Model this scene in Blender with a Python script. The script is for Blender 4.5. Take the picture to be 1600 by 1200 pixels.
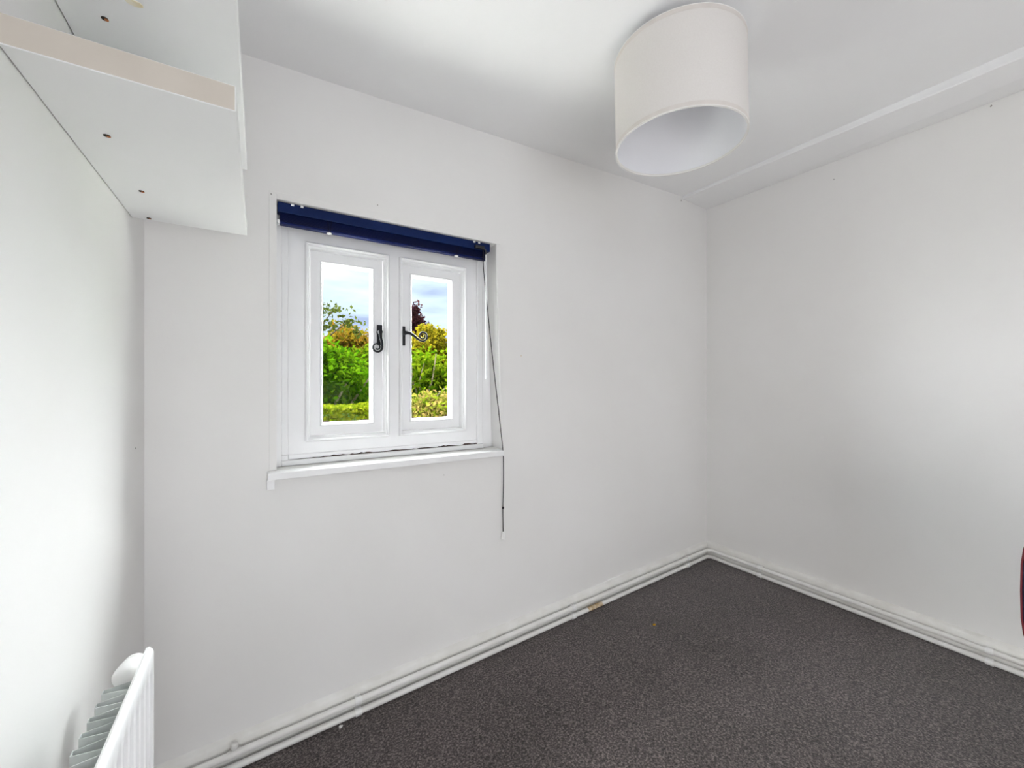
import bpy, bmesh, math, random
import numpy as np
from mathutils import Vector, Matrix
random.seed(7); rng = np.random.default_rng(11)
for o in list(bpy.data.objects): bpy.data.objects.remove(o)
S = bpy.context.scene
C = S.collection
HC = 1.21                       # camera height above the floor under it

# ------------------------------------------------------------------ camera
cam = bpy.data.cameras.new('camera'); cam.sensor_width = 36; cam.lens = 36*650/1600
cam.clip_start = .02; cam.clip_end = 300
co = bpy.data.objects.new('camera', cam); C.objects.link(co)
co.location = (0, 0, HC); co.rotation_euler = (math.pi/2, 0, -math.radians(32)); S.camera = co
# ------------------------------------------------------------------ exposure
vs = S.view_settings
vs.view_transform = 'Standard'; vs.look = 'None'; vs.gamma = 1; vs.use_curve_mapping = False
EXPO = 3.3                      # lamps are kept low and the exposure high, as in a dim room
vs.exposure = EXPO+.22; LS = 2**-EXPO
# ------------------------------------------------------------------ sky
W = bpy.data.worlds.new('sky'); S.world = W; W.use_nodes = True
nt = W.node_tree; nt.nodes.clear()
def N(nt, t, **k):
    n = nt.nodes.new(t)
    for a, b in k.items(): setattr(n, a, b)
    return n
out = N(nt, 'ShaderNodeOutputWorld'); bg = N(nt, 'ShaderNodeBackground'); bg.inputs[1].default_value = 1.05*LS
tc = N(nt, 'ShaderNodeTexCoord'); mp = N(nt, 'ShaderNodeMapping'); mp.inputs['Scale'].default_value = (1.6, 1.6, 8.5)
mp.inputs['Location'].default_value = (.35, .2, .42)
n1 = N(nt, 'ShaderNodeTexNoise'); n1.inputs['Scale'].default_value = 2.0; n1.inputs['Detail'].default_value = 6; n1.inputs['Roughness'].default_value = .55
r1 = N(nt, 'ShaderNodeValToRGB')
cr = r1.color_ramp; cr.elements[0].position = .33; cr.elements[0].color = (.44, .53, .78, 1)
cr.elements[1].position = .62; cr.elements[1].color = (.90, .95, 1.02, 1)
e = cr.elements.new(.46); e.color = (.70, .84, 1.0, 1)
nt.links.new(tc.outputs['Generated'], mp.inputs[0]); nt.links.new(mp.outputs[0], n1.inputs[0])
nt.links.new(n1.outputs['Fac'], r1.inputs[0]); nt.links.new(r1.outputs[0], bg.inputs[0]); nt.links.new(bg.outputs[0], out.inputs[0])
# ------------------------------------------------------------------ sun behind thin cloud (very soft)
sl = bpy.data.lights.new('sun', 'SUN'); sl.energy = 100*LS; sl.angle = math.radians(130); sl.color = (.96, .98, 1.0)
so = bpy.data.objects.new('sun', sl); C.objects.link(so)
so.rotation_euler = Vector((-.22, .66, .74)).to_track_quat('Z', 'Y').to_euler()
# ------------------------------------------------------------------ fill lamp added behind the camera to lift the interior
al = bpy.data.lights.new('fill_light', 'AREA'); al.shape = 'RECTANGLE'; al.size = 1.4; al.size_y = 1.2; al.energy = 18*LS; al.color = (1.0, .962, .925)
ao = bpy.data.objects.new('fill_light', al); C.objects.link(ao)
ao.location = (.45, -1.2, .66); ao.rotation_euler = (math.radians(104), 0, math.radians(-32))

# ================================================================== helpers
def bsdf(name, col, rough=.6, spec=.3, metal=0):
    m = bpy.data.materials.new(name); m.use_nodes = True
    b = m.node_tree.nodes['Principled BSDF']
    b.inputs['Base Color'].default_value = (*col, 1); b.inputs['Roughness'].default_value = rough
    b.inputs['Specular IOR Level'].default_value = spec; b.inputs['Metallic'].default_value = metal
    return m
def noisy(name, c0, c1, scale=6, rough=.6, spec=.3, bump=0, bscale=60, detail=4, lo=.35, hi=.65):
    m = bsdf(name, c0, rough, spec); t = m.node_tree; b = t.nodes['Principled BSDF']
    g = N(t, 'ShaderNodeTexCoord'); n = N(t, 'ShaderNodeTexNoise'); n.inputs['Scale'].default_value = scale; n.inputs['Detail'].default_value = detail
    r = N(t, 'ShaderNodeValToRGB'); r.color_ramp.elements[0].position = lo; r.color_ramp.elements[1].position = hi
    r.color_ramp.elements[0].color = (*c0, 1); r.color_ramp.elements[1].color = (*c1, 1)
    t.links.new(g.outputs['Object'], n.inputs[0]); t.links.new(n.outputs['Fac'], r.inputs[0]); t.links.new(r.outputs[0], b.inputs['Base Color'])
    if bump:
        n2 = N(t, 'ShaderNodeTexNoise'); n2.inputs['Scale'].default_value = bscale; n2.inputs['Detail'].default_value = 5
        bp = N(t, 'ShaderNodeBump'); bp.inputs['Strength'].default_value = bump; bp.inputs['Distance'].default_value = .01
        t.links.new(g.outputs['Object'], n2.inputs[0]); t.links.new(n2.outputs['Fac'], bp.inputs['Height']); t.links.new(bp.outputs[0], b.inputs['Normal'])
    return m
M = {}
M['wall'] = noisy('wall_paint', (.850, .838, .818), (.878, .868, .852), 1.7, .75, .2, .045, 34)
M['ceiling'] = noisy('ceiling_paint', (.905, .905, .902), (.92, .92, .918), 2, .8, .2, .03, 40)
M['gloss'] = noisy('white_gloss_paint', (.885, .885, .885), (.91, .91, .915), 9, .38, .4, .03, 25)
M['sill'] = noisy('white_sill_paint', (.87, .87, .87), (.91, .91, .91), 9, .4, .4, .02, 25)
M['skirt'] = noisy('old_cream_gloss', (.80, .785, .745), (.86, .85, .82), 14, .42, .4, .06, 30)
M['pipe'] = noisy('painted_pipe', (.80, .785, .75), (.87, .86, .835), 10, .36, .45, .05, 40)
M['laminate'] = noisy('white_laminate', (.87, .87, .87), (.885, .885, .885), 5, .45, .4)
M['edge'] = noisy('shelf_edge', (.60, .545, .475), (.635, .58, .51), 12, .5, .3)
M['rad'] = noisy('radiator_enamel', (.88, .88, .885), (.90, .90, .905), 4, .35, .45)
M['fin'] = noisy('dusty_fin', (.52, .55, .53), (.64, .66, .64), 22, .6, .3)
M['plastic'] = bsdf('white_plastic', (.88, .875, .86), .4, .4)
M['clear'] = bsdf('clear_plastic', (.85, .86, .87), .15, .5)
M['navy'] = noisy('navy_blind_metal', (.003, .013, .070), (.005, .020, .105), 5, .45, .15)
M['navy2'] = noisy('navy_blind_slat', (.003, .008, .070), (.005, .014, .105), 6, .45, .15)
M['iron'] = noisy('black_iron', (.006, .007, .010), (.014, .015, .02), 40, .5, .3, .1, 120)
M['cord'] = bsdf('dark_cord', (.03, .025, .03), .8, .1)
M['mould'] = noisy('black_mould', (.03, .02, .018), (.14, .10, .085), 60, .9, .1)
M['hole_gap'] = bsdf('dark_hole_gap_shade', (.03, .025, .02), .8, .1)
M['dowel'] = bsdf('orange_plug', (.45, .16, .06), .7, .2)
M['stain'] = noisy('cream_stain', (.80, .68, .42), (.85, .80, .66), 60, .7, .2)
M['mark'] = noisy('grey_mark', (.22, .21, .2), (.4, .38, .36), 80, .9, .1)
M['scuff'] = noisy('pale_scuff', (.6, .59, .57), (.7, .69, .67), 80, .9, .1)
M['rust'] = noisy('rust_stain', (.46, .30, .13), (.74, .64, .48), 50, .8, .2)
M['crumb'] = bsdf('yellow_leaf_bit', (.5, .27, .02), .7, .2)
M['shade_in'] = noisy('shade_lining', (.88, .88, .905), (.90, .90, .925), 5, .6, .25)
M['hem'] = noisy('shade_hem', (.70, .655, .61), (.735, .69, .65), 30, .8, .1)
M['rim'] = bsdf('shade_rim', (.86, .84, .81), .6, .2)
M['red'] = bsdf('dark_red_piping', (.12, .006, .012), .5, .3)
M['navyfab'] = noisy('navy_fabric', (.012, .014, .03), (.03, .032, .055), 120, .9, .1, .2, 300)
M['steel'] = bsdf('dark_steel', (.05, .05, .055), .4, .5, .6)

def shade_mat():
    m = bpy.data.materials.new('shade_fabric'); m.use_nodes = True; t = m.node_tree
    b = t.nodes['Principled BSDF']; b.inputs['Roughness'].default_value = .9; b.inputs['Specular IOR Level'].default_value = .1
    g = N(t, 'ShaderNodeTexCoord'); w = N(t, 'ShaderNodeTexNoise'); w.inputs['Scale'].default_value = 260
    r = N(t, 'ShaderNodeValToRGB'); r.color_ramp.elements[0].color = (.735, .70, .665, 1); r.color_ramp.elements[1].color = (.80, .77, .74, 1)
    bp = N(t, 'ShaderNodeBump'); bp.inputs['Strength'].default_value = .08
    t.links.new(g.outputs['Object'], w.inputs[0]); t.links.new(w.outputs['Fac'], r.inputs[0]); t.links.new(r.outputs[0], b.inputs['Base Color'])
    t.links.new(w.outputs['Fac'], bp.inputs['Height']); t.links.new(bp.outputs[0], b.inputs['Normal'])
    return m
M['shade'] = shade_mat()
def carpet_mat():
    m = bsdf('carpet', (.07, .06, .06), .95, .05); t = m.node_tree; b = t.nodes['Principled BSDF']
    g = N(t, 'ShaderNodeTexCoord')
    n = N(t, 'ShaderNodeTexNoise'); n.inputs['Scale'].default_value = 150; n.inputs['Detail'].default_value = 4; n.inputs['Roughness'].default_value = .7
    r = N(t, 'ShaderNodeValToRGB'); e = r.color_ramp.elements
    e[0].position = .36; e[0].color = (.018, .0135, .013, 1); e[1].position = .66; e[1].color = (.27, .225, .215, 1)
    k = r.color_ramp.elements.new(.5); k.color = (.080, .065, .062, 1)
    n2 = N(t, 'ShaderNodeTexNoise'); n2.inputs['Scale'].default_value = 3.2; n2.inputs['Detail'].default_value = 5
    r2 = N(t, 'ShaderNodeValToRGB'); r2.color_ramp.elements[0].position = .3; r2.color_ramp.elements[1].position = .7
    r2.color_ramp.elements[0].color = (.80, .79, .77, 1); r2.color_ramp.elements[1].color = (1.08, 1.06, 1.07, 1)
    mx = N(t, 'ShaderNodeMix', data_type='RGBA', blend_type='MULTIPLY'); mx.inputs['Factor'].default_value = 1
    bp = N(t, 'ShaderNodeBump'); bp.inputs['Strength'].default_value = .7; bp.inputs['Distance'].default_value = .004
    for q in (n, n2): t.links.new(g.outputs['Object'], q.inputs[0])
    t.links.new(n.outputs['Fac'], r.inputs[0]); t.links.new(n2.outputs['Fac'], r2.inputs[0])
    t.links.new(r.outputs[0], mx.inputs['A']); t.links.new(r2.outputs[0], mx.inputs['B']); t.links.new(mx.outputs['Result'], b.inputs['Base Color'])
    t.links.new(n.outputs['Fac'], bp.inputs['Height']); t.links.new(bp.outputs[0], b.inputs['Normal'])
    b.inputs['Sheen Weight'].default_value = .35; b.inputs['Sheen Roughness'].default_value = .5
    return m
M['carpet'] = carpet_mat()
def glass_mat():
    m = bpy.data.materials.new('window_glass'); m.use_nodes = True; t = m.node_tree; t.nodes.clear()
    o = N(t, 'ShaderNodeOutputMaterial'); mix = N(t, 'ShaderNodeMixShader'); tr = N(t, 'ShaderNodeBsdfTransparent'); gl = N(t, 'ShaderNodeBsdfGlossy')
    tr.inputs[0].default_value = (.97, .985, .98, 1); gl.inputs['Roughness'].default_value = .02
    f = N(t, 'ShaderNodeFresnel'); f.inputs[0].default_value = 1.10
    t.links.new(f.outputs[0], mix.inputs[0]); t.links.new(tr.outputs[0], mix.inputs[1]); t.links.new(gl.outputs[0], mix.inputs[2]); t.links.new(mix.outputs[0], o.inputs[0])
    return m
M['glass'] = glass_mat()
LEAF = .18
def leaf_mat(name, cols, trans=.35):
    m = bpy.data.materials.new(name); m.use_nodes = True; t = m.node_tree; t.nodes.clear()
    o = N(t, 'ShaderNodeOutputMaterial'); mix = N(t, 'ShaderNodeMixShader'); mix.inputs[0].default_value = trans
    d = N(t, 'ShaderNodeBsdfDiffuse'); tl = N(t, 'ShaderNodeBsdfTranslucent'); g = N(t, 'ShaderNodeNewGeometry'); r = N(t, 'ShaderNodeValToRGB')
    cols = [tuple(v*LEAF for v in c) for c in cols]
    r.color_ramp.elements[0].color = (*cols[0], 1); r.color_ramp.elements[1].color = (*cols[-1], 1)
    for i, c in enumerate(cols[1:-1]):
        e = r.color_ramp.elements.new((i+1)/(len(cols)-1)); e.color = (*c, 1)
    t.links.new(g.outputs['Random Per Island'], r.inputs[0])
    for q in (d, tl): t.links.new(r.outputs[0], q.inputs['Color'])
    t.links.new(d.outputs[0], mix.inputs[1]); t.links.new(tl.outputs[0], mix.inputs[2]); t.links.new(mix.outputs[0], o.inputs[0])
    return m
M['bark'] = noisy('bark', (.06, .045, .03), (.14, .11, .08), 20, .9, .1, .4, 60)

def obj(name, bm, mat, parent=None, smooth=False, bevel=0, seg=2):
    me = bpy.data.meshes.new(name)
    if bevel:
        bmesh.ops.remove_doubles(bm, verts=bm.verts, dist=1e-6)
        es = [e for e in bm.edges if len(e.link_faces) == 2 and e.calc_face_angle(0) > .6]
        bmesh.ops.bevel(bm, geom=es, offset=bevel, segments=seg, affect='EDGES', profile=.5)
    bmesh.ops.recalc_face_normals(bm, faces=bm.faces)
    bm.to_mesh(me); bm.free()
    o = bpy.data.objects.new(name, me); C.objects.link(o)
    for m in (mat if isinstance(mat, (list, tuple)) else [mat]): me.materials.append(M[m] if isinstance(m, str) else m)
    if smooth:
        for p in me.polygons: p.use_smooth = True
        me.set_sharp_from_angle(angle=math.radians(38))
    if parent: o.parent = parent
    return o
def tag(o, label, cat, group=None, kind=None):
    o['label'] = label; o['category'] = cat
    if group: o['group'] = group
    if kind: o['kind'] = kind
    return o
def empty(name, loc=(0, 0, 0)):
    o = bpy.data.objects.new(name, None); o.empty_display_size = .1; C.objects.link(o); o.location = loc; return o
def adopt(o, p):       # parent keeping world placement (root has translation only)
    o.parent = p; o.matrix_parent_inverse = Matrix.Translation(p.location).inverted(); return o
def B(): return bmesh.new()
def box(bm, x0, x1, y0, y1, z0, z1, mi=0):
    return hexa(bm, [(x0, y0, z0), (x1, y0, z0), (x1, y1, z0), (x0, y1, z0), (x0, y0, z1), (x1, y0, z1), (x1, y1, z1), (x0, y1, z1)], mi)
def hexa(bm, P, mi=0):
    v = [bm.verts.new(p) for p in P]
    fs = [bm.faces.new([v[i] for i in q]) for q in ((0, 3, 2, 1), (4, 5, 6, 7), (0, 1, 5, 4), (1, 2, 6, 5), (2, 3, 7, 6), (3, 0, 4, 7))]
    for q in fs: q.material_index = mi
    return bm
def tube(bm, pts, rad, seg=12, caps=True, flat=1.0):
    pts = [Vector(p) for p in pts]; n = len(pts); rad = rad if isinstance(rad, (list, tuple)) else [rad]*n
    rings = []; up = None
    for i, p in enumerate(pts):
        d = (pts[min(i+1, n-1)]-pts[max(i-1, 0)]).normalized()
        if up is None: up = Vector((0, 0, 1)) if abs(d.z) < .9 else Vector((0, 1, 0))
        a = d.cross(up).normalized(); b = a.cross(d).normalized(); up = b
        rings.append([bm.verts.new(p+(a*math.cos(2*math.pi*k/seg)+b*math.sin(2*math.pi*k/seg)*flat)*rad[i]) for k in range(seg)])
    for A, Bq in zip(rings, rings[1:]):
        for k in range(seg): bm.faces.new((A[k], A[(k+1) % seg], Bq[(k+1) % seg], Bq[k]))
    if caps: bm.faces.new(rings[0][::-1]); bm.faces.new(rings[-1])
    return bm
def lathe(bm, prof, seg=48, mat=Matrix(), closed=False):
    rings = []
    for r, z in prof: rings.append([bm.verts.new(mat @ Vector((r*math.cos(2*math.pi*k/seg), r*math.sin(2*math.pi*k/seg), z))) for k in range(seg)])
    pairs = list(zip(rings, rings[1:])) + ([(rings[-1], rings[0])] if closed else [])
    for A, Bq in pairs:
        for k in range(seg): bm.faces.new((A[k], A[(k+1) % seg], Bq[(k+1) % seg], Bq[k]))
    if not closed:
        if prof[0][0] > 1e-5: bm.faces.new(rings[0][::-1])
        if prof[-1][0] > 1e-5: bm.faces.new(rings[-1])
    return bm
def ring(bm, x0, x1, z0, z1, prof):      # mitred moulding round a rectangle: prof = [(inset, y)...], closed profile
    L = []
    for i, y in prof: L.append([bm.verts.new(p) for p in ((x0+i, y, z0+i), (x1-i, y, z0+i), (x1-i, y, z1-i), (x0+i, y, z1-i))])
    for A, Bq in zip(L, L[1:]+L[:1]):
        for k in range(4): bm.faces.new((A[k], A[(k+1) % 4], Bq[(k+1) % 4], Bq[k]))
    return bm
def blob(bm, c, rx, ry, rz, seed=0, n=10, irregular=.3):      # small irregular fleck, flat on its smallest axis
    r = random.Random(seed); c = Vector(c)
    ax = [Vector((rx, 0, 0)), Vector((0, ry, 0)), Vector((0, 0, rz))]; ax.sort(key=lambda a: a.length)
    t, a, b = ax
    rim = []
    for k in range(n):
        w = 2*math.pi*k/n; q = 1-irregular*r.random(); rim.append(c+a*math.cos(w)*q+b*math.sin(w)*q)
    lo = [bm.verts.new(p-t) for p in rim]; hi = [bm.verts.new(p+t) for p in rim]
    bm.faces.new(lo); bm.faces.new(hi)
    for k in range(n): bm.faces.new((lo[k], lo[(k+1) % n], hi[(k+1) % n], hi[k]))
    return bm
def zf(x): return .047*x                    # the floor of this old house runs uphill to the right
def zc(x): return HC+1.067+.034*(x+.03)     # and the ceiling with it
SK = .015                                   # the left wall is slightly out of square
def skew(o, y0=1.456):
    for v in o.data.vertices: v.co.x += SK*(v.co.y-y0)
    return o
D = 1.602; XL = -.2694; XR = 2.473; YB = -1.3

# ================================================================== the room
bm = B(); hexa(bm, [(XL-.08, YB-.1, zf(XL-.08)-.08), (XR+.08, YB-.1, zf(XR+.08)-.08), (XR+.08, D+.18, zf(XR+.08)-.08), (XL-.08, D+.18, zf(XL-.08)-.08),
                    (XL-.08, YB-.1, zf(XL-.08)), (XR+.08, YB-.1, zf(XR+.08)), (XR+.08, D+.18, zf(XR+.08)), (XL-.08, D+.18, zf(XL-.08))])
floor = tag(obj('floor', bm, 'carpet'), 'dark grey brown flecked carpet covering the whole floor', 'floor', kind='structure')
bm = B(); hexa(bm, [(XL-.08, YB-.1, zc(XL-.08)), (XR+.08, YB-.1, zc(XR+.08)), (XR+.08, D+.18, zc(XR+.08)), (XL-.08, D+.18, zc(XL-.08)),
                    (XL-.08, YB-.1, zc(XL-.08)+.1), (XR+.08, YB-.1, zc(XR+.08)+.1), (XR+.08, D+.18, zc(XR+.08)+.1), (XL-.08, D+.18, zc(XL-.08)+.1)])
ceiling = tag(obj('ceiling', bm, 'ceiling'), 'plain white painted ceiling', 'ceiling', kind='structure')
# boxed step of the ceiling along the right wall
bm = B(); hexa(bm, [(2.205, YB, HC+1.082), (XR, YB, HC+1.100), (XR, D, HC+1.118), (2.228, D, HC+1.130),
                    (2.205, YB, zc(2.2)+.05), (XR, YB, zc(2.4)+.05), (XR, D, zc(2.4)+.05), (2.228, D, zc(2.2)+.05)])
tag(obj('trim_1', bm, 'ceiling', bevel=.004), 'white boxed ceiling step running along the right wall', 'ceiling trim', kind='structure')
# window wall with a slightly out of square opening
OX0, OX1b, OX1t, OZ0, OZ1 = .070, .944, .916, HC-.290, HC+.620
zb, zt = -.15, HC+1.25
bm = B(); Y0, Y1 = D, D+.18
outer = [(XL-.08, zb), (XR+.08, zb), (XR+.08, zt), (XL-.08, zt)]
inner = [(OX0, OZ0), (OX1b, OZ0), (OX1t, OZ1), (OX0, OZ1)]
for y in (Y0, Y1):
    vo = [bm.verts.new((x, y, z)) for x, z in outer]; vi = [bm.verts.new((x, y, z)) for x, z in inner]
    for k in range(4): bm.faces.new((vo[k], vo[(k+1) % 4], vi[(k+1) % 4], vi[k]))
    if y == Y0: A0, I0 = vo, vi
for k in range(4):
    bm.faces.new((A0[k], A0[(k+1) % 4], vo[(k+1) % 4], vo[k])); bm.faces.new((I0[k], I0[(k+1) % 4], vi[(k+1) % 4], vi[k]))
wall_back = tag(obj('wall_back', bm, 'wall'), 'off white plastered wall with the window in it', 'wall', kind='structure')
bm = B(); box(bm, XL-.08, XL, YB-.1, D, zb, zt)
wall_left = tag(skew(obj('wall_left', bm, 'wall')), 'bright white wall behind the shelves and radiator', 'wall', kind='structure')
bm = B(); box(bm, XR, XR+.08, YB-.1, D, zb, zt)
wall_right = tag(obj('wall_right', bm, 'wall'), 'plain off white wall on the right under the ceiling step', 'wall', kind='structure')
bm = B(); box(bm, XL, -.2, YB-.1, YB, zb, zt); box(bm, 1.3, XR, YB-.1, YB, zb, zt); box(bm, -.2, 1.3, YB-.1, YB, 2.12, zt)  # unseen rear wall; its wide opening is added for the fill light
tag(obj('wall_rear', bm, 'wall'), 'white wall behind the viewer with a wide opening added for fill light', 'wall', kind='structure')
# little marks on the walls, each a shallow fleck
def fleck(parent, c, r, mat, seed, name='nail_mark'):
    bm = B(); blob(bm, c, *r, seed=seed); o = obj(name, bm, mat, parent); return o
fleck(wall_right, (XR-.0002, .39, HC+1.097), (.0006, .0035, .0045), 'mark', 1)
fleck(wall_right, (XR-.0002, .913, HC+1.025), (.0006, .0025, .003), 'mark', 2)
fleck(wall_back, (.402, D-.0002, HC+.676), (.0025, .0006, .0025), 'mark', 3)
fleck(wall_left, (XL+.0009, 1.5, HC-.175), (.0006, .003, .003), 'mark', 4)
fleck(wall_back, (1.351, D-.0002, HC-1.068), (.006, .0006, .006), 'rust', 5, 'paint_chip')
fleck(wall_back, (.054, D-.004, HC+.632), (.0025, .0006, .0025), 'mark', 6)
fleck(wall_back, (1.05, D-.0002, HC+.13), (.0022, .0006, .003), 'rust', 7)
fleck(wall_back, (.67, D-.0002, HC-.375), (.004, .0006, .003), 'scuff', 8, 'scuff_mark')
fleck(wall_back, (2.215, D-.0002, HC+1.117), (.003, .0006, .006), 'mark', 9, 'paint_chip')

# skirting boards
def skirt(name, lab, a, b, nrm, h=.088, th=.015):
    bm = B(); prof = [(0, -.03), (th, -.03), (th, h-.012), (th*.75, h-.004), (th*.3, h), (0, h+.004)]
    rows = []
    for p in (a, b): rows.append([bm.verts.new((p[0]+nrm[0]*d, p[1]+nrm[1]*d, zf(p[0])+z)) for d, z in prof])
    for k in range(len(prof)-1): bm.faces.new((rows[0][k], rows[0][k+1], rows[1][k+1], rows[1][k]))
    bm.faces.new(rows[0]); bm.faces.new(rows[1][::-1]); bm.faces.new((rows[0][0], rows[1][0], rows[1][-1], rows[0][-1]))
    return tag(obj(name, bm, 'skirt', smooth=True), lab, 'skirting', kind='structure')
sk_b = skirt('baseboard_back', 'low cream painted skirting board under the window wall', (XL, D), (XR, D), (0, -1))
sk_r = skirt('baseboard_right', 'low cream painted skirting board along the right wall', (XR, YB), (XR, D), (-1, 0))

# ================================================================== window
win = empty('window_1', (.507, 1.68, OZ0)); tag(win, 'white painted timber window with two side hung casements', 'window', kind='structure')
def wpart(name, bm, mat, bevel=.0, parent=win, smooth=False): return adopt(obj(name, bm, mat, None, bevel=bevel, smooth=smooth), parent) if parent is win else sub(obj(name, bm, mat, None, bevel=bevel, smooth=smooth), parent)
def sub(o, p):                       # sub-part: p is a part whose world matrix is identity here
    o.parent = p; return o
FY = 1.68
Z = lambda r: HC+r
mL = (.163, .466); mR = (.507, .806); mz = (Z(-.21), Z(.515))
bm = B(); box(bm, .087, mL[0]+.012, FY, 1.765, Z(-.252), Z(.612)); wpart('frame_stile', bm, 'gloss')
bm = B(); box(bm, mR[1]-.012, .860, FY, 1.765, Z(-.252), Z(.612)); wpart('frame_stile', bm, 'gloss')
bm = B(); box(bm, mL[1]-.012, mR[0]+.012, FY, 1.765, mz[0]+.012, mz[1]-.012); wpart('mullion', bm, 'gloss')
bm = B(); box(bm, mL[0]+.012, mR[1]-.012, FY, 1.765, mz[1]-.012, Z(.612)); wpart('frame_head', bm, 'gloss')
bm = B(); box(bm, mL[0]+.012, mR[1]-.012, FY, 1.765, Z(-.252), mz[0]+.012); wpart('frame_bottom_rail', bm, 'gloss')
bm = B(); box(bm, .0705, .087, 1.655, 1.765, Z(-.289), Z(.612)); wpart('side_lining', bm, 'gloss', .002)
bm = B(); box(bm, .087, .109, 1.672, FY, Z(-.252), Z(.612)); wpart('side_bead', bm, 'gloss', .003)
bm = B(); box(bm, .860, .888, 1.670, 1.765, Z(-.285), Z(.612)); wpart('side_bead', bm, 'gloss', .004)
bm = B(); hexa(bm, [(.888, 1.684, Z(-.289)), (.943, 1.684, Z(-.289)), (.943, 1.765, Z(-.289)), (.888, 1.765, Z(-.289)),
                    (.888, 1.684, Z(.612)), (.915, 1.684, Z(.612)), (.915, 1.765, Z(.612)), (.888, 1.765, Z(.612))]); wpart('side_lining', bm, 'gloss', .002)
bm = B(); box(bm, .0705, .915, 1.66, 1.765, Z(.612), Z(.6195)); wpart('head_lining', bm, 'gloss')
bm = B(); box(bm, .109, .860, 1.674, 1.765, Z(-.270), Z(-.252)); wpart('bottom_bead', bm, 'gloss', .003)
bm = B(); box(bm, .087, .109, 1.668, 1.68, Z(-.282), Z(-.252)); wpart('corner_block', bm, 'gloss', .002)
bm = B(); box(bm, .087, .888, 1.658, 1.765, Z(-.289), Z(-.270)); wpart('bottom_ledge', bm, 'gloss', .004)
# mould along the joint
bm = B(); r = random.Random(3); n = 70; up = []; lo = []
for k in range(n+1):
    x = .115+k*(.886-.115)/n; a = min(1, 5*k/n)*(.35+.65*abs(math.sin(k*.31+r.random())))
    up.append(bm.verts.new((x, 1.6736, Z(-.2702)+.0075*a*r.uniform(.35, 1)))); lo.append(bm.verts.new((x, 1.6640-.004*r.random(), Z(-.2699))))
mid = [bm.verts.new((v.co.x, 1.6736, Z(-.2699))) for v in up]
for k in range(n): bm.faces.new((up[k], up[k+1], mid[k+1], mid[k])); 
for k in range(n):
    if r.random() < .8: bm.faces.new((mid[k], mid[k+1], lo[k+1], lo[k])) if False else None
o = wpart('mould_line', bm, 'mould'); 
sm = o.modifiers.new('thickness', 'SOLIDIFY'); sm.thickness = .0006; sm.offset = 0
# sill board
bm = B(); box(bm, .043, .934, 1.560, 1.662, Z(-.315), Z(-.2905)); wpart('window_sill', bm, 'sill', .003)
bm = B(); box(bm, .041, .064, 1.586, 1.6025, Z(-.350), Z(-.316)); wpart('sill_block', bm, 'gloss', .002)
# surround strip on the wall round the opening
bm = B(); box(bm, .048, .0700, 1.5985, 1.603, Z(-.288), Z(.644)); wpart('window_surround', bm, 'wall', .001)
bm = B(); hexa(bm, [(.070, 1.5985, Z(.6205)), (.938, 1.5985, Z(.6205)), (.938, 1.603, Z(.6205)), (.070, 1.603, Z(.6205)), (.070, 1.5985, Z(.644)), (.938, 1.5985, Z(.644)), (.938, 1.603, Z(.644)), (.070, 1.603, Z(.644))]); wpart('window_surround', bm, 'wall', .001)
bm = B(); hexa(bm, [(.945, 1.5985, Z(-.288)), (.958, 1.5985, Z(-.288)), (.958, 1.603, Z(-.288)), (.945, 1.603, Z(-.288)), (.9175, 1.5985, Z(.6203)), (.9375, 1.5985, Z(.6203)), (.9375, 1.603, Z(.6203)), (.9175, 1.603, Z(.6203))]); wpart('window_surround', bm, 'wall', .001)
# casements
SF = 1.703
for (a, b), hx in ((mL, 'l'), (mR, 'r')):
    bm = B(); ring(bm, a, b, mz[0], mz[1], [(0, FY+.002), (0, 1.668), (.003, 1.665), (.0065, 1.666), (.0085, 1.671), (.0095, 1.677), (.0125, 1.6775), (.015, 1.681), (.0170, 1.690), (.0175, 1.70), (.0175, 1.72), (.010, 1.72)])
    wpart('opening_moulding', bm, 'gloss')
    x0, x1, z0, z1 = a+.0192, b-.0200, mz[0]+.0190, mz[1]-.0200
    bm = B(); w = .034
    ring(bm, x0, x1, z0, z1, [(0, 1.742), (0, SF), (w, SF), (w, 1.742)])
    sash = wpart('casement_sash', bm, 'gloss')
    g0, g1, h0, h1 = x0+w, x1-w, z0+w, z1-w
    def subp(name, bm, mat, smooth=False):
        return obj(name, bm, mat, sash, smooth=smooth)
    bm = B(); ring(bm, g0-.001, g1+.001, h0-.001, h1+.001, [(0, 1.726), (0, SF-.004), (.003, SF-.0065), (.0055, SF-.005), (.0065, SF+.003), (.0085, SF+.004), (.0125, SF+.013), (.0125, 1.726)])
    subp('glazing_bead', bm, 'gloss')
    bm = B(); box(bm, g0+.004, g1-.004, 1.7215, 1.7250, h0+.004, h1-.004); subp('pane', bm, 'glass')
    # grime at the foot of the pane
    bm = B(); r = random.Random(hx); xs = [g0+.006+k*(g1-g0-.012)/24 for k in range(25)]
    for k in range(24):
        t0 = .0008+.0030*r.random()*(2.0 if k < 4 or k > 19 else .6)
        box(bm, xs[k], xs[k+1], 1.7206, 1.7214, h0+.0122, h0+.0125+t0)
    subp('grime', bm, 'mould')
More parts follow.
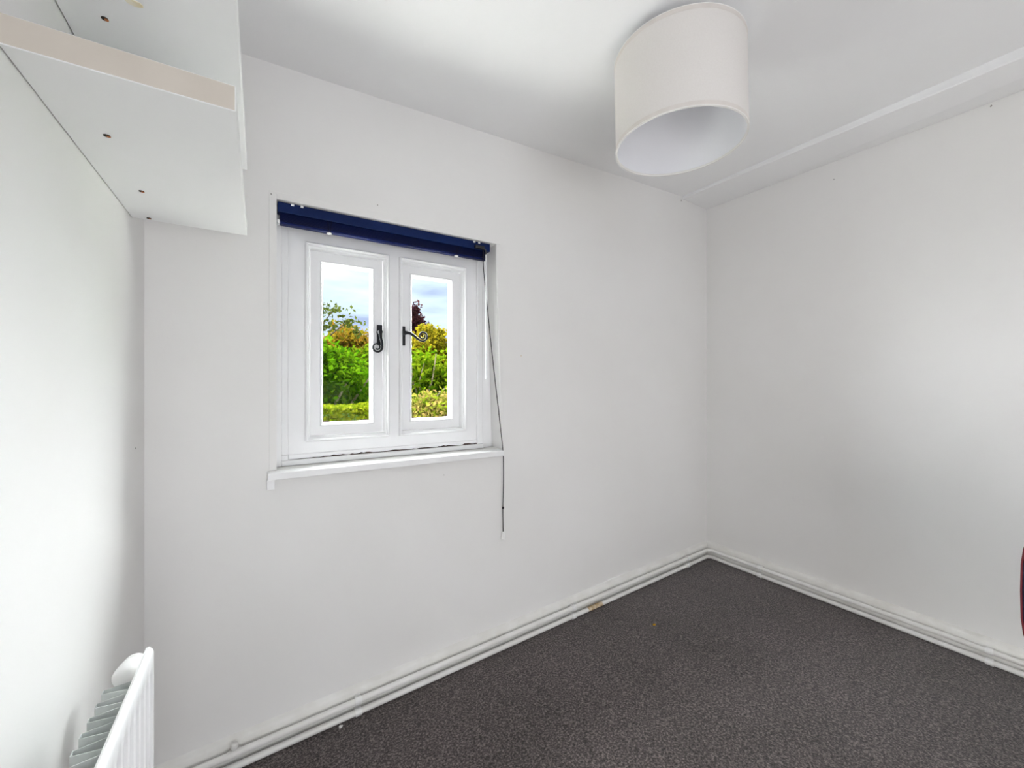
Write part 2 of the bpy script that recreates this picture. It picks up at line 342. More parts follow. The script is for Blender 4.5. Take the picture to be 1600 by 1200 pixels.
def spiral_handle(px, pz, ua, us, root_y, nk, cc):
    pts = []; rad = []
    def P(a, s, y): return Vector((px+ua[0]*a+us[0]*s, y, pz+ua[1]*a+us[1]*s))
    for i, (a, s) in enumerate(nk): pts.append(P(a, s, root_y-.030+.004*min(1, i/3))); rad.append(.0075-.0006*i)
    for k in range(34):
        th = -math.pi*.62 + k/33*math.pi*2*1.42; R = .0215*(1-.66*k/33)
        pts.append(P(cc[0]+R*math.cos(th), cc[1]+R*math.sin(th), root_y-.026)); rad.append(.0042-.0012*k/33)
    bm = B(); tube(bm, pts, rad, 10)
    tube(bm, [P(0, 0, root_y-.034), P(0, 0, root_y+.0)], .0085, 12)
    return bm
for nm, px, pz, ua, us, pl, nk, cc in (('l', .431, Z(.207), (0, -1), (-1, 0), (.424, .4455), [(0, 0), (.008, 0), (.018, -.001), (.030, -.004), (.040, -.0065), (.049, -.0082)], (.061, .012)), ('r', .531, Z(.209), (1, 0), (0, 1), (.5225, .5395), [(0, 0), (.010, .001), (.022, .0), (.036, -.007), (.050, -.0175), (.062, -.0265)], (.076, -.0085))):
    h = wpart('window_handle', spiral_handle(px, pz, ua, us, SF, nk, cc), 'iron', smooth=True)
    bm = B(); box(bm, pl[0], pl[1], SF-.006, SF, pz-.050, pz+.030)
    o = obj('back_plate', bm, 'iron', h, bevel=.002)
# ================================================================== blind
bl = empty('venetian_blind', (.484, 1.632, Z(.62))); tag(bl, 'raised navy blue venetian blind with a dark pull cord in the window recess', 'blind')
bm = B(); box(bm, .0735, .893, 1.612, 1.648, Z(.584), Z(.6185)); adopt(obj('headrail', bm, 'navy', bevel=.002), bl)
for k in range(10):
    bm = B(); z = Z(.5815)-k*.0028; y0, y1 = 1.617, 1.643; n = 6; x0, x1 = .080+.0006*(k % 3), .880-.0007*(k % 2)
    for q in range(n):
        ya = y0+(y1-y0)*q/n; yb = y0+(y1-y0)*(q+1)/n; h = lambda y: .0022*(1-((y-1.63)/.013)**2)
        hexa(bm, [(x0, ya, z+h(ya)-.0006), (x1, ya, z+h(ya)-.0006), (x1, yb, z+h(yb)-.0006), (x0, yb, z+h(yb)-.0006), (x0, ya, z+h(ya)+.0004), (x1, ya, z+h(ya)+.0004), (x1, yb, z+h(yb)+.0004), (x0, yb, z+h(yb)+.0004)])
    adopt(obj('slat', bm, 'navy2'), bl)
bm = B(); box(bm, .079, .879, 1.617, 1.643, Z(.5460), Z(.5545)); adopt(obj('bottom_rail', bm, 'navy2', bevel=.003), bl)
for x in (.118, .147, .815, .838):
    bm = B(); box(bm, x-.005, x+.005, 1.609, 1.614, Z(.611), Z(.6185)); adopt(obj('bracket_tab', bm, 'clear', bevel=.001), bl)
bm = B(); box(bm, .0725, .0800, 1.610, 1.640, Z(.545), Z(.556)); adopt(obj('end_clip', bm, 'clear', bevel=.001), bl)
for x in (.236, .735):
    bm = B(); lathe(bm, [(0, 0), (.008, 0), (.009, .003), (.006, .006), (0, .006)], 16, Matrix.Translation((x, 1.622, Z(.5405)))); adopt(obj('rail_button', bm, 'plastic', smooth=True), bl)
    bm = B()
    for dx in (-.006, .006): tube(bm, [(x+dx, 1.6105, Z(.586)), (x+dx*.7, 1.614, Z(.566)), (x+dx*.4, 1.6155, Z(.545))], .0007, 6)
    adopt(obj('ladder_cord', bm, 'cord'), bl)
bm = B(); box(bm, .815, .858, 1.598, 1.612, Z(.586), Z(.599)); tube(bm, [(.852, 1.604, Z(.592)), (.864, 1.602, Z(.585)), (.866, 1.6, Z(.565))], .004, 10); adopt(obj('tilt_gear', bm, M['steel'], bevel=.0), bl)
bm = B(); tube(bm, [(.866, 1.600, Z(.572)), (.866, 1.600, Z(.035))], .0032, 8); tube(bm, [(.866, 1.6, Z(.060)), (.866, 1.6, Z(.022))], .0046, 8); adopt(obj('tilt_wand', bm, 'clear', smooth=True), bl)
cp = [(.855, 1.606, Z(.585)), (.857, 1.606, Z(.50)), (.875, 1.604, Z(.33)), (.903, 1.600, Z(.08)), (.925, 1.592, Z(-.12)), (.941, 1.584, Z(-.28)), (.944, 1.583, Z(-.32)), (.9455, 1.584, Z(-.43)), (.945, 1.588, Z(-.55)), (.9495, 1.593, Z(-.66))]
def smooth_path(p, m=6):
    p = [Vector(q) for q in p]; o = []
    for i in range(len(p)-1):
        a, b, c, d = p[max(i-1, 0)], p[i], p[i+1], p[min(i+2, len(p)-1)]
        for k in range(m):
            t = k/m; o.append(.5*((2*b)+(c-a)*t+(2*a-5*b+4*c-d)*t*t+(3*b-a-3*c+d)*t**3))
    return o+[p[-1]]
bm = B(); tube(bm, smooth_path(cp), .0019, 8); cd = adopt(obj('pull_cord', bm, 'cord', smooth=True), bl)
bm = B(); lathe(bm, [(0, -.006), (.004, -.004), (.005, 0), (.004, .004), (0, .006)], 10, Matrix.Translation((.945, 1.588, Z(-.55)))); adopt(obj('cord_knot', bm, 'cord', smooth=True), bl)
bm = B(); lathe(bm, [(.003, .015), (.006, .012), (.0105, -.014), (.0105, -.018), (0, -.018)], 16, Matrix.Translation((.9497, 1.5905, Z(-.672)))); adopt(obj('cord_tassel', bm, 'plastic', smooth=True), bl)

# ================================================================== shelves
def shelf(label, z, holes, stain=None):
    r = empty('floating_shelf', (XL, 1.13, Z(z))); tag(r, label, 'shelf', 'floating shelves on the left wall')
    bm = B(); x0, x1, y0, y1, t = XL+.0016, -.0125, .8025, 1.4575, .041
    box(bm, x0, x1, y0, y1, Z(z), Z(z)+t)
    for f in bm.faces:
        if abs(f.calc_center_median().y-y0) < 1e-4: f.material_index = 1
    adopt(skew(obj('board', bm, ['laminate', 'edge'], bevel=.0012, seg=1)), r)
    bm = B(); box(bm, XL, XL+.0016, y0+.02, y1-.02, Z(z)+.006, Z(z)+.035); adopt(skew(obj('gap_shade', bm, 'hole_gap')), r)  # dark strip stands in for the shade in the gap at the wall
    for i, (x, y) in enumerate(holes):
        bm = B(); lathe(bm, [(0, 0), (.0048, 0), (.0048, .0016), (0, .0016)], 14, Matrix.Translation((x, y, Z(z)-.0012))); h = adopt(obj('screw_hole', bm, 'hole_gap'), r)
        bm = B(); lathe(bm, [(0, 0), (.0030, 0), (.0030, .001), (0, .001)], 12, Matrix.Translation((x+.0022, y+.0008, Z(z)-.0018))); o = obj('plug', bm, 'dowel', h)
    if stain:
        bm = B(); blob(bm, (stain[0], stain[1], Z(z)-.0004), .016, .009, .0006, 5); adopt(obj('glue_stain', bm, 'stain'), r)
    return r
shelf('thick white floating shelf with screw holes, the lower of two on the left wall', .438, [(-.217, 1.0), (-.213, 1.247), (-.231, 1.44)])
shelf('thick white floating shelf with a cream stain, the upper of two on the left wall', .632, [(-.216, .983)], (-.166, .917))

# ================================================================== lamp
LX, LY = 1.181, .8656; LB, LT = Z(.780), Z(1.062)
lp = empty('pendant_lamp', (LX, LY, zc(LX))); tag(lp, 'large cream fabric drum lampshade hanging close under the ceiling', 'lamp')
TL = Matrix.Translation((LX, LY, (LB+LT)/2)) @ Matrix.Rotation(math.radians(1.0), 4, Vector((.848, -.53, 0)).normalized().cross(Vector((0, 0, 1)))) @ Matrix.Translation((0, 0, -(LB+LT)/2))
TL = Matrix.Translation((0, 0, 0)) @ TL
R0 = .2
bm = B(); lathe(bm, [(R0, LB+.012), (R0, LT-.006), (R0-.0012, LT-.006), (R0-.0012, LB+.012)], 96, TL, True); sh = adopt(obj('lamp_shade', bm, 'shade', smooth=True), lp)
bm = B(); lathe(bm, [(R0-.0014, LB+.006), (R0-.0014, LT-.006), (R0-.0026, LT-.006), (R0-.0026, LB+.006)], 96, TL, True); adopt(obj('shade_lining', bm, 'shade_in', smooth=True), lp)
for z, s in ((LB, 1), (LT, -1)):
    bm = B(); lathe(bm, [(R0+.0006, z), (R0+.0006, z+s*.0125), (R0-.0016, z+s*.0125), (R0-.0016, z)], 96, TL, True); adopt(obj('hem', bm, 'hem', smooth=True), lp)
    bm = B(); lathe(bm, [(R0+.0008, z), (R0+.0008, z-s*.0022), (R0-.0052, z-s*.0022), (R0-.0052, z+s*.004), (R0-.003, z+s*.004)], 96, TL, True); adopt(obj('rim_wire', bm, 'rim', smooth=True), lp)
bm = B()
for k in range(3):
    a = 2*math.pi*k/3+.4; tube(bm, [TL @ Vector((.022*math.cos(a), .022*math.sin(a), LT-.035)), TL @ Vector((.1*math.cos(a), .1*math.sin(a), LT-.03)), TL @ Vector(((R0-.004)*math.cos(a), (R0-.004)*math.sin(a), LT-.008))], .002, 8)
lathe(bm, [(.020, LT-.038), (.024, LT-.038), (.024, LT-.033), (.020, LT-.033)], 24, TL, True); adopt(obj('spider_ring', bm, 'plastic', smooth=True), lp)
bm = B(); lathe(bm, [(0, LT-.075), (.014, LT-.075), (.019, LT-.06), (.019, LT-.02), (.011, LT-.004), (.004, LT+.004), (0, LT+.004)], 24, TL); adopt(obj('lamp_holder', bm, 'plastic', smooth=True), lp)
bm = B(); tube(bm, [TL @ Vector((0, 0, LT)), (LX, LY, zc(LX)-.01)], .003, 8); adopt(obj('flex', bm, 'plastic'), lp)
bm = B(); lathe(bm, [(.0, zc(LX)), (.04, zc(LX)), (.038, zc(LX)-.012), (.02, zc(LX)-.022), (0, zc(LX)-.022)], 32, Matrix.Translation((LX, LY, 0))); adopt(obj('ceiling_rose', bm, 'plastic', smooth=True), lp)

# ================================================================== radiator
RX, RT, RB, RY0, RY1 = -.159, Z(-.500), Z(-1.10), .30, 1.036
rd = empty('panel_radiator', (RX, .67, RB)); tag(rd, 'white ribbed panel radiator with grey fins on the left wall', 'radiator')
bm = B(); pitch = .0348; rows = [(RB, 0), (RB+.03, 0), (RB+.036, .35), (RB+.05, 1), (RT-.048, 1), (RT-.037, .45), (RT-.031, 0), (RT-.010, 0), (RT-.004, -.0), (RT, -.0)]
inset = [.004, 0, 0, 0, 0, 0, 0, 0, .002, .0065]
ny = int((RY1-RY0)/pitch*8); grid = []
for (z, k), ins in zip(rows, inset):
    row = []
    for j in range(ny+1):
        y = RY0+(RY1-RY0)*j/ny; ph = ((RY1-y)/pitch) % 1.0; edge = min(1, (RY1-y)/.012, (y-RY0)/.012)
        g = 1 if .30 < ph < .86 else 0
        row.append(bm.verts.new((RX-ins-k*g*.0085*edge, y, z)))
    grid.append(row)
for a, b in zip(grid, grid[1:]):
    for j in range(ny): bm.faces.new((a[j], a[j+1], b[j+1], b[j]))
bk = [[bm.verts.new((RX-.0112, y, z)) for y in (RY0, RY1)] for z in (RB, RT)]
bm.faces.new((bk[0][0], bk[0][1], bk[1][1], bk[1][0]))
bm.faces.new([grid[-1][j] for j in range(ny+1)]+[bk[1][1], bk[1][0]]); bm.faces.new([grid[0][j] for j in range(ny+1)]+[bk[0][1], bk[0][0]])
for j, q in ((0, 0), (ny, 1)): bm.faces.new([grid[i][j] for i in range(len(grid))]+[bk[1][q], bk[0][q]])
adopt(skew(obj('front_panel', bm, 'rad', smooth=True), 1.036), rd)
bm = B(); tube(bm, [(RX-.0065, RY0+.004, RT+.001), (RX-.0065, RY1-.006, RT+.001)], .0030, 8); adopt(skew(obj('top_seam', bm, 'rad', smooth=True), 1.036), rd)
# convector fins: one U fold per channel
fx0, fx1 = RX-.0122, -.2075; fp = .0333; y = .325; k = 0
while y+fp < .966:
    bm = B(); P = [(fx0, y), (fx0, y+.004), (fx1, y+.010), (fx1, y+.0205), (fx0, y+.0265), (fx0, y+fp)]
    zt_, zb_ = RT-.009, RB+.05
    A = [bm.verts.new((a, b, zt_)) for a, b in P]; Q = [bm.verts.new((a, b, zb_)) for a, b in P]
    for i in range(len(P)-1): bm.faces.new((A[i], A[i+1], Q[i+1], Q[i]))
    o = adopt(skew(obj('convector_fin', bm, 'fin'), 1.036), rd); s = o.modifiers.new('sheet', 'SOLIDIFY'); s.thickness = .0011; s.offset = 0
    y += fp; k += 1
for yb in (.42, .735):
    bm = B(); box(bm, XL+.0005, XL+.004, yb-.02, yb+.02, RB+.08, RT-.035); box(bm, XL+.004, -.214, yb-.02, yb-.017, RB+.08, RT-.04); box(bm, XL+.004, -.214, yb+.017, yb+.02, RB+.08, RT-.04)
    adopt(skew(obj('wall_bracket', bm, 'fin', bevel=.001)), rd)
# thermostatic valve
hc = Vector((-.2065, 1.095, Z(-.568))); ax = Vector((-.309, -.951, .03)).normalized(); vb = hc-ax*.040; vx, vy, vz = vb
bm = B(); tube(bm, [(vx, vy, zf(vx)), (vx, vy, vz)], .0075, 12); tube(bm, [(vx, vy, vz-.040), (vx+.004, RY1-.02, vz-.042), (RX-.014, RY1-.05, vz-.044)], .009, 12); lathe(bm, [(0, -.05), (.012, -.05), (.014, -.03), (.012, -.012), (.008, 0), (0, 0)], 16, Matrix.Translation((vx, vy, vz))); adopt(obj('valve_body', bm, 'pipe', smooth=True), rd)
q = ax.to_track_quat('Z', 'Y').to_matrix().to_4x4(); q.translation = hc
bm = B(); lathe(bm, [(0, -.030), (.0195, -.030), (.0222, -.026), (.0222, -.017), (.0212, -.015), (.0212, -.013), (.0220, -.011), (.0208, .006), (.0185, .017), (.0135, .0235), (.006, .0262), (0, .0268)], 32, q); adopt(obj('thermostat_head', bm, 'plastic', smooth=True), rd)

# ================================================================== heating pipes along the skirting
def pipe(label, hz, clips, stub=False):
    off = .015+.0205; r_ = .0108
    root = empty('heating_pipe', (1.1, D-off, zf(1.1)+hz)); tag(root, label, 'pipe', 'painted heating pipes along the skirting')
    P = [(XL+.03, D-off, zf(XL+.03)+hz), (XR-off-.03, D-off, zf(XR-off-.03)+hz)]
    cx, cy = XR-off-.03, D-off-.03
    for k in range(1, 8):
        a = math.pi/2*(1-k/8); P.append((cx+.03*math.cos(a), cy+.03*math.sin(a), zf(XR-off)+hz))
    P += [(XR-off, D-off-.03, zf(XR-off)+hz), (XR-off, YB+.02, zf(XR-off)+hz)]
    bm = B(); tube(bm, P, r_, 16); adopt(obj('pipe', bm, 'pipe', smooth=True), root)
    for w, s in clips:
        bm = B()
        if w == 'b':
            c = Vector((s, D-off, zf(s)+hz)); d = Vector((1, 0, .047)).normalized(); back = Vector((0, 1, 0))
        else:
            c = Vector((XR-off, s, zf(XR-off)+hz)); d = Vector((0, 1, 0)); back = Vector((1, 0, 0))
        for t in (-.0065, .0065): tube(bm, [c+d*(t-.0042), c+d*(t+.0042)], r_+.0032, 16)
        tube(bm, [c-d*.007, c+d*.007], r_+.0018, 16)
        q = c+back*.013; e = d*.010
        pts = [q-e-Vector((0, 0, .008)), q+e-Vector((0, 0, .008)), q+e-Vector((0, 0, .008))+back*.0073, q-e-Vector((0, 0, .008))+back*.0073]
        hexa(bm, pts+[p+Vector((0, 0, .017)) for p in pts]); adopt(obj('pipe_clip', bm, 'plastic', smooth=True), root)
    if stub:
        x = -.047; bm = B(); c = Vector((x, D-off, zf(x)+hz))
        tube(bm, [c, c+Vector((.001, .004, .024))], .0075, 12); lathe(bm, [(0, .018), (.010, .018), (.011, .024), (.009, .031), (.004, .034), (0, .034)], 14, Matrix.Translation(c)); tube(bm, [c-Vector((.016, 0, .0008)), c+Vector((.016, 0, .0008))], r_+.0022, 14); adopt(obj('vent_tee', bm, 'pipe', smooth=True), root)
    return root
cl = [('b', .325), ('b', 1.332), ('b', 2.229), ('r', 1.254), ('r', .388)]
pu = pipe('white painted heating pipe, the upper of two along the skirting', .0535, cl, True)
plw = pipe('white painted heating pipe, the lower of two, just above the carpet', .0128, cl)
bm = B(); tube(bm, [(1.425, D-.0355, zf(1.425)+.0128), (1.52, D-.0355, zf(1.52)+.0128)], .0111, 16); adopt(obj('tape_wrap', bm, 'rust', smooth=True), plw)
# a bit of dry leaf on the carpet
bm = B(); blob(bm, (1.604, 1.306, zf(1.604)+.0022), .011, .006, .002, 4, 9, .5); tag(obj('leaf_scrap', bm, 'crumb'), 'tiny yellow scrap of dry leaf on the carpet', 'leaf')
bm = B(); blob(bm, (.262, 1.5475, zf(.262)+.003), .008, .005, .003, 8, 8, .5); tag(obj('plaster_crumb', bm, 'skirt'), 'tiny white crumb on the carpet beside the lower pipe', 'crumb')

# ================================================================== chair whose back just enters the frame at the right
chx, chy = 1.74, -.0120
ch = empty('chair', (chx, chy, zf(chx))); tag(ch, 'dark navy padded chair back with dark red piping at the right edge', 'chair')
def superell(a, b, n, k, e=3.2): 
    t = 2*math.pi*k/n; c, s = math.cos(t), math.sin(t); return a*math.copysign(abs(c)**(2/e), c), b*math.copysign(abs(s)**(2/e), s)
z0 = Z(-.544); hw, hh = .237, .262
bm = B(); n = 48; layers = [(-.034, .80), (-.031, .90), (-.0245, .965), (.0245, .965), (.031, .90), (.034, .80)]; Ls = []
for dx, sc in layers: Ls.append([bm.verts.new((chx+dx, chy+superell(hw*sc, hh*sc, n, k)[0], z0+superell(hw*sc, hh*sc, n, k)[1])) for k in range(n)])
for a, b in zip(Ls, Ls[1:]):
    for k in range(n): bm.faces.new((a[k], a[(k+1) % n], b[(k+1) % n], b[k]))
bm.faces.new(Ls[0]); bm.faces.new(Ls[-1]); adopt(obj('backrest', bm, 'navyfab', smooth=True), ch)
for dx in (-.0245, .0245):
    bm = B(); pts = [(chx+dx, chy+superell(hw*.972, hh*.972, n, k)[0], z0+superell(hw*.972, hh*.972, n, k)[1]) for k in range(n+1)]
    tube(bm, pts, .0020, 8, False); adopt(obj('piping', bm, 'red', smooth=True), ch)
bm = B(); box(bm, chx+.03, chx+.45, chy-.24, chy+.18, zf(chx)+.42, zf(chx)+.48); adopt(obj('seat', bm, 'navyfab', bevel=.02), ch)
for dx, dy in ((.06, -.2), (.06, .13), (.42, -.2), (.42, .13)):
    bm = B(); tube(bm, [(chx+dx, chy+dy, zf(chx+dx)), (chx+dx, chy+dy, zf(chx)+.43)], .012, 10); adopt(obj('leg', bm, 'steel', smooth=True), ch)
for dy in (-.14, .10):
    bm = B(); tube(bm, [(chx+.05, chy+dy, zf(chx)+.45), (chx+.035, chy+dy, zf(chx)+.55), (chx+.030, chy+dy, zf(chx)+.75)], .010, 8); adopt(obj('back_strut', bm, 'steel', smooth=True), ch)

# ================================================================== outside
GZ = Z(-1.55)
bm = B(); box(bm, -14, 30, 2.0, 45, GZ-.1, GZ)
M['grass'] = noisy('lawn', (.05, .11, .02), (.09, .17, .03), 3, .9, .1)
tag(obj('ground', bm, 'grass'), 'green lawn outside the window', 'ground', kind='structure')
bm = B(); box(bm, -6, 8, D+.19, 4.7, GZ, GZ+.04); M['bounce'] = noisy('pale_bounce', (.64, .62, .58), (.72, .70, .66), 3, .8, .2)  # unseen pale slab, added to bounce daylight up through the window
tag(obj('bounce_slab', bm, 'bounce'), 'pale slab added outside below the window to bounce light upward', 'bounce_slab', kind='structure')
def leaves(name, P, size, mat, parent, asp=.6):
    n = len(P); P = np.asarray(P, float)
    d = rng.normal(size=(n, 3)); d /= np.linalg.norm(d, axis=1)[:, None]
    q = rng.normal(size=(n, 3)); w = np.cross(d, q); w /= np.linalg.norm(w, axis=1)[:, None]; nn = np.cross(d, w)
    s = size*rng.uniform(.6, 1.25, n)[:, None]
    V = np.empty((n, 4, 3)); V[:, 0] = P-d*s*.5; V[:, 1] = P+w*s*asp*.5+nn*s*.12; V[:, 2] = P+d*s*.5; V[:, 3] = P-w*s*asp*.5+nn*s*.12
    me = bpy.data.meshes.new(name); idx = np.arange(n*4).reshape(n, 4)
    F = np.concatenate([idx[:, [0, 1, 2]], idx[:, [0, 2, 3]]]).tolist()
    me.from_pydata(V.reshape(-1, 3).tolist(), [], F); me.materials.append(mat)
    o = bpy.data.objects.new(name, me); C.objects.link(o); o['kind'] = 'stuff'
    return adopt(o, parent)
def crown(n, c, r, clumps=40, sp=.28, shell=.55):
    c = np.array(c); r = np.array(r); d = rng.normal(size=(clumps, 3)); d /= np.linalg.norm(d, axis=1)[:, None]
    cc = c+d*r*rng.uniform(shell, 1, clumps)[:, None]
    return cc[rng.integers(0, clumps, n)]+rng.normal(size=(n, 3))*r.min()*sp
def plant(name, label, base, lmat, pts, size, branches, group=None, cat='tree', asp=.6):
    r = empty(name, base); tag(r, label, cat, group)
    leaves('foliage', pts, size, lmat, r, asp)
    if branches:
        bm = B()
        for path, ra, rb in branches: 
            p = smooth_path(path, 4); tube(bm, p, [ra+(rb-ra)*i/(len(p)-1) for i in range(len(p))], 7)
        adopt(obj('trunk', bm, 'bark', smooth=True), r)
    return r
def limbs(base, tips, r0=.05, r1=.012):
    b = Vector(base); out = []
    for t in tips:
        t = Vector(t); m = b.lerp(t, .5)+Vector((random.uniform(-.12, .12), random.uniform(-.1, .1), .05)); out.append(([b, m, t], r0, r1))
    return out
Lm = {
 'hedge': leaf_mat('hedge_leaf', [(.16, .26, .004), (.36, .46, .01), (.50, .54, .03), (.26, .38, .008)]),
 'green': leaf_mat('green_leaf', [(.06, .20, .003), (.16, .40, .005), (.28, .52, .015), (.12, .32, .004)]),
 'lime': leaf_mat('lime_leaf', [(.10, .26, .004), (.26, .46, .01), (.40, .52, .02), (.18, .36, .006)]),
 'olive': leaf_mat('olive_orange_leaf', [(.22, .22, .01), (.46, .30, .02), (.50, .22, .03), (.34, .34, .01)]),
 'yellow': leaf_mat('yellow_leaf', [(.50, .44, .02), (.68, .52, .03), (.60, .42, .02), (.44, .46, .03)]),
 'purple': leaf_mat('purple_leaf', [(.05, .015, .025), (.10, .03, .045), (.16, .06, .06), (.07, .02, .03)]),
 'sparse': leaf_mat('dull_green_leaf', [(.06, .10, .012), (.14, .18, .03), (.20, .24, .05), (.10, .14, .02)]),
 'pinkish': leaf_mat('golden_pink_leaf', [(.30, .44, .01), (.55, .50, .08), (.62, .42, .14), (.26, .44, .01)]),
}
# clipped hedge
hx0, hx1, hy0, hy1, ht = -3.5, 1.40, 4.85, 5.55, Z(-.245)
n = 26000; P = np.empty((n, 3)); P[:, 0] = rng.uniform(hx0, hx1, n); f = rng.random(n)
P[:, 1] = np.where(f < .6, hy0+np.abs(rng.normal(size=n))*.05, rng.uniform(hy0, hy1, n)); P[:, 2] = np.where(f < .6, rng.uniform(GZ+.25, ht, n), ht-np.abs(rng.normal(size=n))*.04)
P[:, 2] += .02*np.sin(P[:, 0]*5)
hd = plant('garden_hedge', 'clipped yellow green hedge just outside below the left pane', (-1, 5.2, GZ), Lm['hedge'], P, .062, None, cat='hedge', asp=.8)
bm = B(); box(bm, hx0, hx1-.05, hy0+.07, hy1, GZ, ht-.09); adopt(obj('hedge_core', bm, M['grass']), hd)
# looser golden shrub beside the hedge
P = np.concatenate([crown(5000, (1.85, 5.2, Z(-.46)), (.5, .35, .26), 40, .3), crown(4200, (2.6, 5.3, Z(-.44)), (.6, .4, .28), 36, .3), crown(2500, (2.2, 5.1, Z(-.85)), (.9, .4, .4), 30, .4)])
P = P[P[:, 0] > 1.50]
plant('golden_shrub', 'loose green and golden shrub outside at the foot of the right pane', (2.2, 5.2, GZ), Lm['pinkish'], P, .07, limbs((2.2, 5.2, GZ), [(1.9, 5.2, Z(-.5)), (2.6, 5.3, Z(-.5)), (2.2, 5.2, Z(-.5))], .03), cat='shrub')
# green bushes behind the hedge
G = 'garden trees beyond the hedge'
P = np.concatenate([crown(6500, (.85, 8.0, Z(.02)), (1.0, .6, .66), 90, .22), crown(3000, (.95, 8.2, Z(-.7)), (1.0, .6, .6), 30, .4)])
plant('leafy_bush', 'bright green bushy tree behind the hedge in the left pane', (.95, 8.2, GZ), Lm['green'], P, .125, limbs((.95, 8.2, GZ), [(.4, 8, Z(.2)), (1.0, 7.9, Z(.5)), (1.6, 8, Z(.2)), (1.75, 7.5, Z(.12)), (1.35, 7.45, Z(.0))], .05), G)
P = np.concatenate([crown(5500, (2.45, 9.95, Z(.12)), (.95, .32, .70), 70, .3), crown(2500, (2.4, 9.95, Z(-.8)), (.9, .3, .6), 30, .4)])
plant('leafy_bush', 'green bushy tree standing mostly hidden behind the window mullion', (2.45, 9.95, GZ), Lm['lime'], P, .135, limbs((2.45, 9.95, GZ), [(2.1, 9.9, Z(.3)), (2.8, 9.9, Z(.3))], .05), G)
P = np.concatenate([crown(4600, (3.25, 8.35, Z(.10)), (.95, .6, .46), 80, .26, .45), crown(2200, (3.4, 8.75, Z(-.3)), (.95, .3, .5), 30, .4)])
plant('open_branched_tree', 'lime green tree with bare forked branches low in the right pane', (2.9, 8.3, GZ), Lm['lime'], P, .125,
      [([(2.85, 8.0, GZ), (2.82, 7.9, Z(-.45)), (2.62, 7.8, Z(.05)), (2.60, 7.8, Z(.5))], .030, .010), ([(2.87, 8.0, GZ), (2.92, 7.9, Z(-.4)), (3.02, 7.8, Z(.1)), (3.1, 7.8, Z(.6))], .030, .010),
       ([(2.89, 8.0, GZ), (3.05, 7.8, Z(-.35)), (3.45, 7.7, Z(.05)), (3.6, 7.7, Z(.35))], .022, .008), ([(2.92, 7.9, Z(-.4)), (2.75, 7.8, Z(-.05)), (2.85, 7.8, Z(.4))], .016, .006)], G)
for x, w, lab in ((-2.0, 1.15, 'green bushy tree left of the others beyond the hedge'), (6.2, 1.3, 'green bushy tree right of the others beyond the hedge')):
    P = crown(8000, (x, 8.6, Z(-.1)), (w, .8, .95), 70, .28); plant('leafy_bush', lab, (x, 8.6, GZ), Lm['green'], P, .10, limbs((x, 8.6, GZ), [(x-.4, 8.5, Z(.2)), (x+.4, 8.5, Z(.2))], .05), G)
def away(P, f): P = np.asarray(P, float).copy(); P[:, :2] *= f; P[:, 2] = HC+(P[:, 2]-HC)*f; return P
def away_l(base, tips, f, r): return limbs((base[0]*f, base[1]*f, GZ), [tuple(t) for t in away(tips, f)], r)
# orange tinted canopy behind
P = np.concatenate([crown(6000, (2.1, 11.2, Z(.55)), (1.5, .8, .68), 90, .26), crown(2500, (1.7, 11.2, Z(-.4)), (1.4, .7, .6), 30, .4)])
plant('autumn_tree', 'olive and orange tinted tree crown behind the green bush in the left pane', (1.9*1.14, 11.2*1.14, GZ), Lm['olive'], away(P, 1.14), .16, away_l((1.9, 11.2), [(1.2, 11, Z(.6)), (2.2, 11, Z(.8)), (2.8, 11, Z(.5))], 1.14, .07), G)
# sparse tree top left
tips = [(.85, 10.2, Z(1.45)), (1.2, 10.2, Z(1.72)), (1.55, 10.2, Z(1.66)), (1.85, 10.2, Z(1.42)), (.95, 10.2, Z(1.15)), (1.45, 10.3, Z(1.30))]
P = np.concatenate([np.array(t)+rng.normal(size=(62, 3))*np.array((.17, .14, .075)) for t in tips]+[np.array((2.08, 10.2, Z(1.22)))+rng.normal(size=(26, 3))*np.array((.06, .05, .06))])
plant('sparse_tree', 'thin branched tree with sparse dull leaves against the sky', (1.0, 10.4, GZ), Lm['sparse'], P, .115, limbs((1.0, 10.4, Z(.5)), tips, .035, .008)+[([(1.0, 10.4, GZ), (1.02, 10.4, Z(-.5)), (1.0, 10.4, Z(.5))], .06, .035)], G)
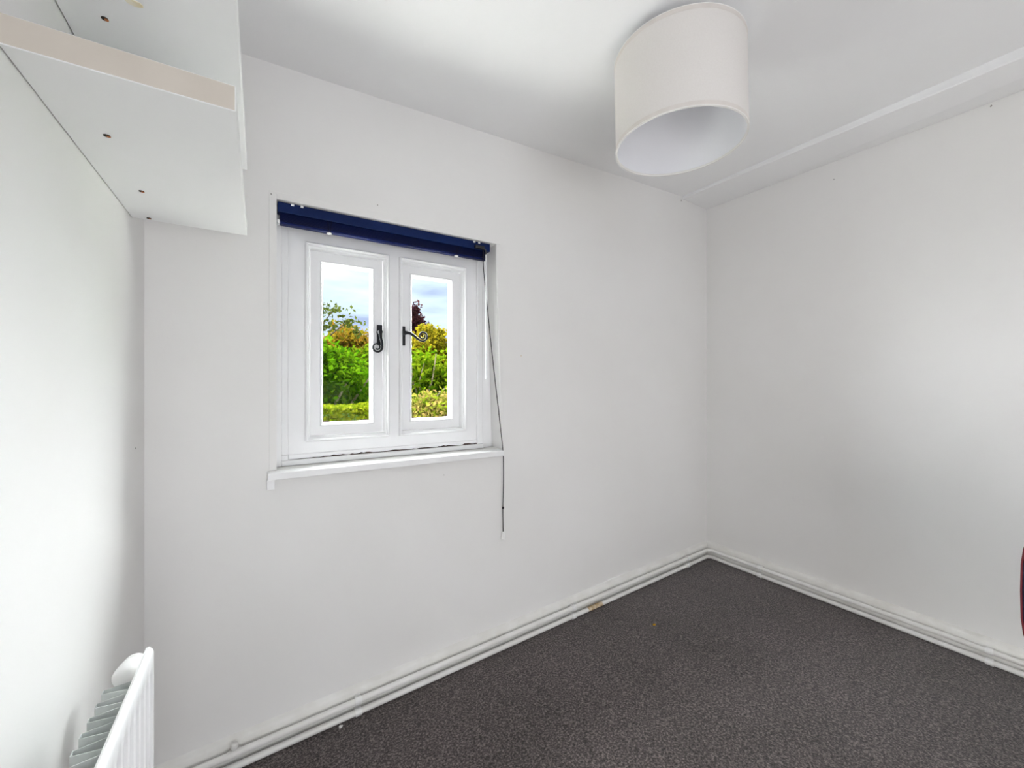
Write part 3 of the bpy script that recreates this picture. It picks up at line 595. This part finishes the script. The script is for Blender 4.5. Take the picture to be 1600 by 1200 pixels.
# yellow tree
P = np.concatenate([crown(4200, (4.15, 11.3, Z(.78)), (.75, .5, .62), 46, .26), crown(520, (4.25, 11.3, Z(1.45)), (.45, .35, .22), 9, .3), crown(1500, (3.9, 11.3, Z(.2)), (1.2, .5, .4), 30, .4)])
plant('yellow_tree', 'yellow leaved tree in the right pane', (4.1*1.4, 11.4*1.4, GZ), Lm['yellow'], away(P, 1.4), .185, away_l((4.1, 11.4), [(3.8, 11.3, Z(1.1)), (4.3, 11.3, Z(1.5)), (4.5, 11.3, Z(1.1))], 1.4, .06), G)
# purple tree
P = np.concatenate([crown(6500, (5.35, 16, Z(1.75)), (.62, .5, .95), 60, .30), crown(900, (5.3, 16, Z(2.75)), (.36, .3, .35), 14, .35)])
plant('copper_tree', 'dark purple leaved tree rising behind the yellow tree in the right pane', (5.35*1.25, 16*1.25, GZ), Lm['purple'], away(P, 1.25), .19, away_l((5.35, 16), [(5.2, 16, Z(2.2)), (5.5, 16, Z(2.0)), (5.3, 16, Z(2.8))], 1.25, .08), G)
# far house whose gable peeps over the trees
M['brick'] = noisy('far_brick', (.26, .12, .07), (.36, .19, .12), 3, .9, .1); M['tile'] = noisy('far_roof_tile', (.20, .10, .07), (.30, .16, .11), 4, .9, .1)
hs = empty('far_house', (6.3, 34, GZ)); tag(hs, 'small brown gabled house roof far away between the trees', 'house')
hw_, hx_, hy_, ez, pz = 2.2, 6.15, 34, Z(2.9), Z(4.45)
bm = B(); v = [bm.verts.new((hx_+s*hw_, y, z)) for y in (hy_, hy_+6) for s, z in ((-1, GZ), (1, GZ), (1, ez), (0, pz), (-1, ez))]
v = []
for y in (hy_, hy_+6): v.append([bm.verts.new(p) for p in ((hx_-hw_, y, GZ), (hx_+hw_, y, GZ), (hx_+hw_, y, ez), (hx_, y, pz), (hx_-hw_, y, ez))])
bmesh.ops.delete(bm, geom=[q for q in bm.verts if not any(q in r for r in v)], context='VERTS')
bm.faces.new(v[0]); bm.faces.new(v[1][::-1])
for k in range(5): bm.faces.new((v[0][k], v[0][(k+1) % 5], v[1][(k+1) % 5], v[1][k]))
adopt(obj('house_wall', bm, 'brick'), hs)
for s in (-1, 1):
    bm = B(); a = Vector((hx_, hy_-.3, pz+.02)); b = Vector((hx_+s*(hw_+.3), hy_-.3, ez-.22)); L = Vector((0, 6.6, 0)); t = Vector((0, 0, .15))
    hexa(bm, [a, b, b+L, a+L, a+t, b+t, b+L+t, a+L+t]); adopt(obj('roof_slope', bm, 'tile'), hs)
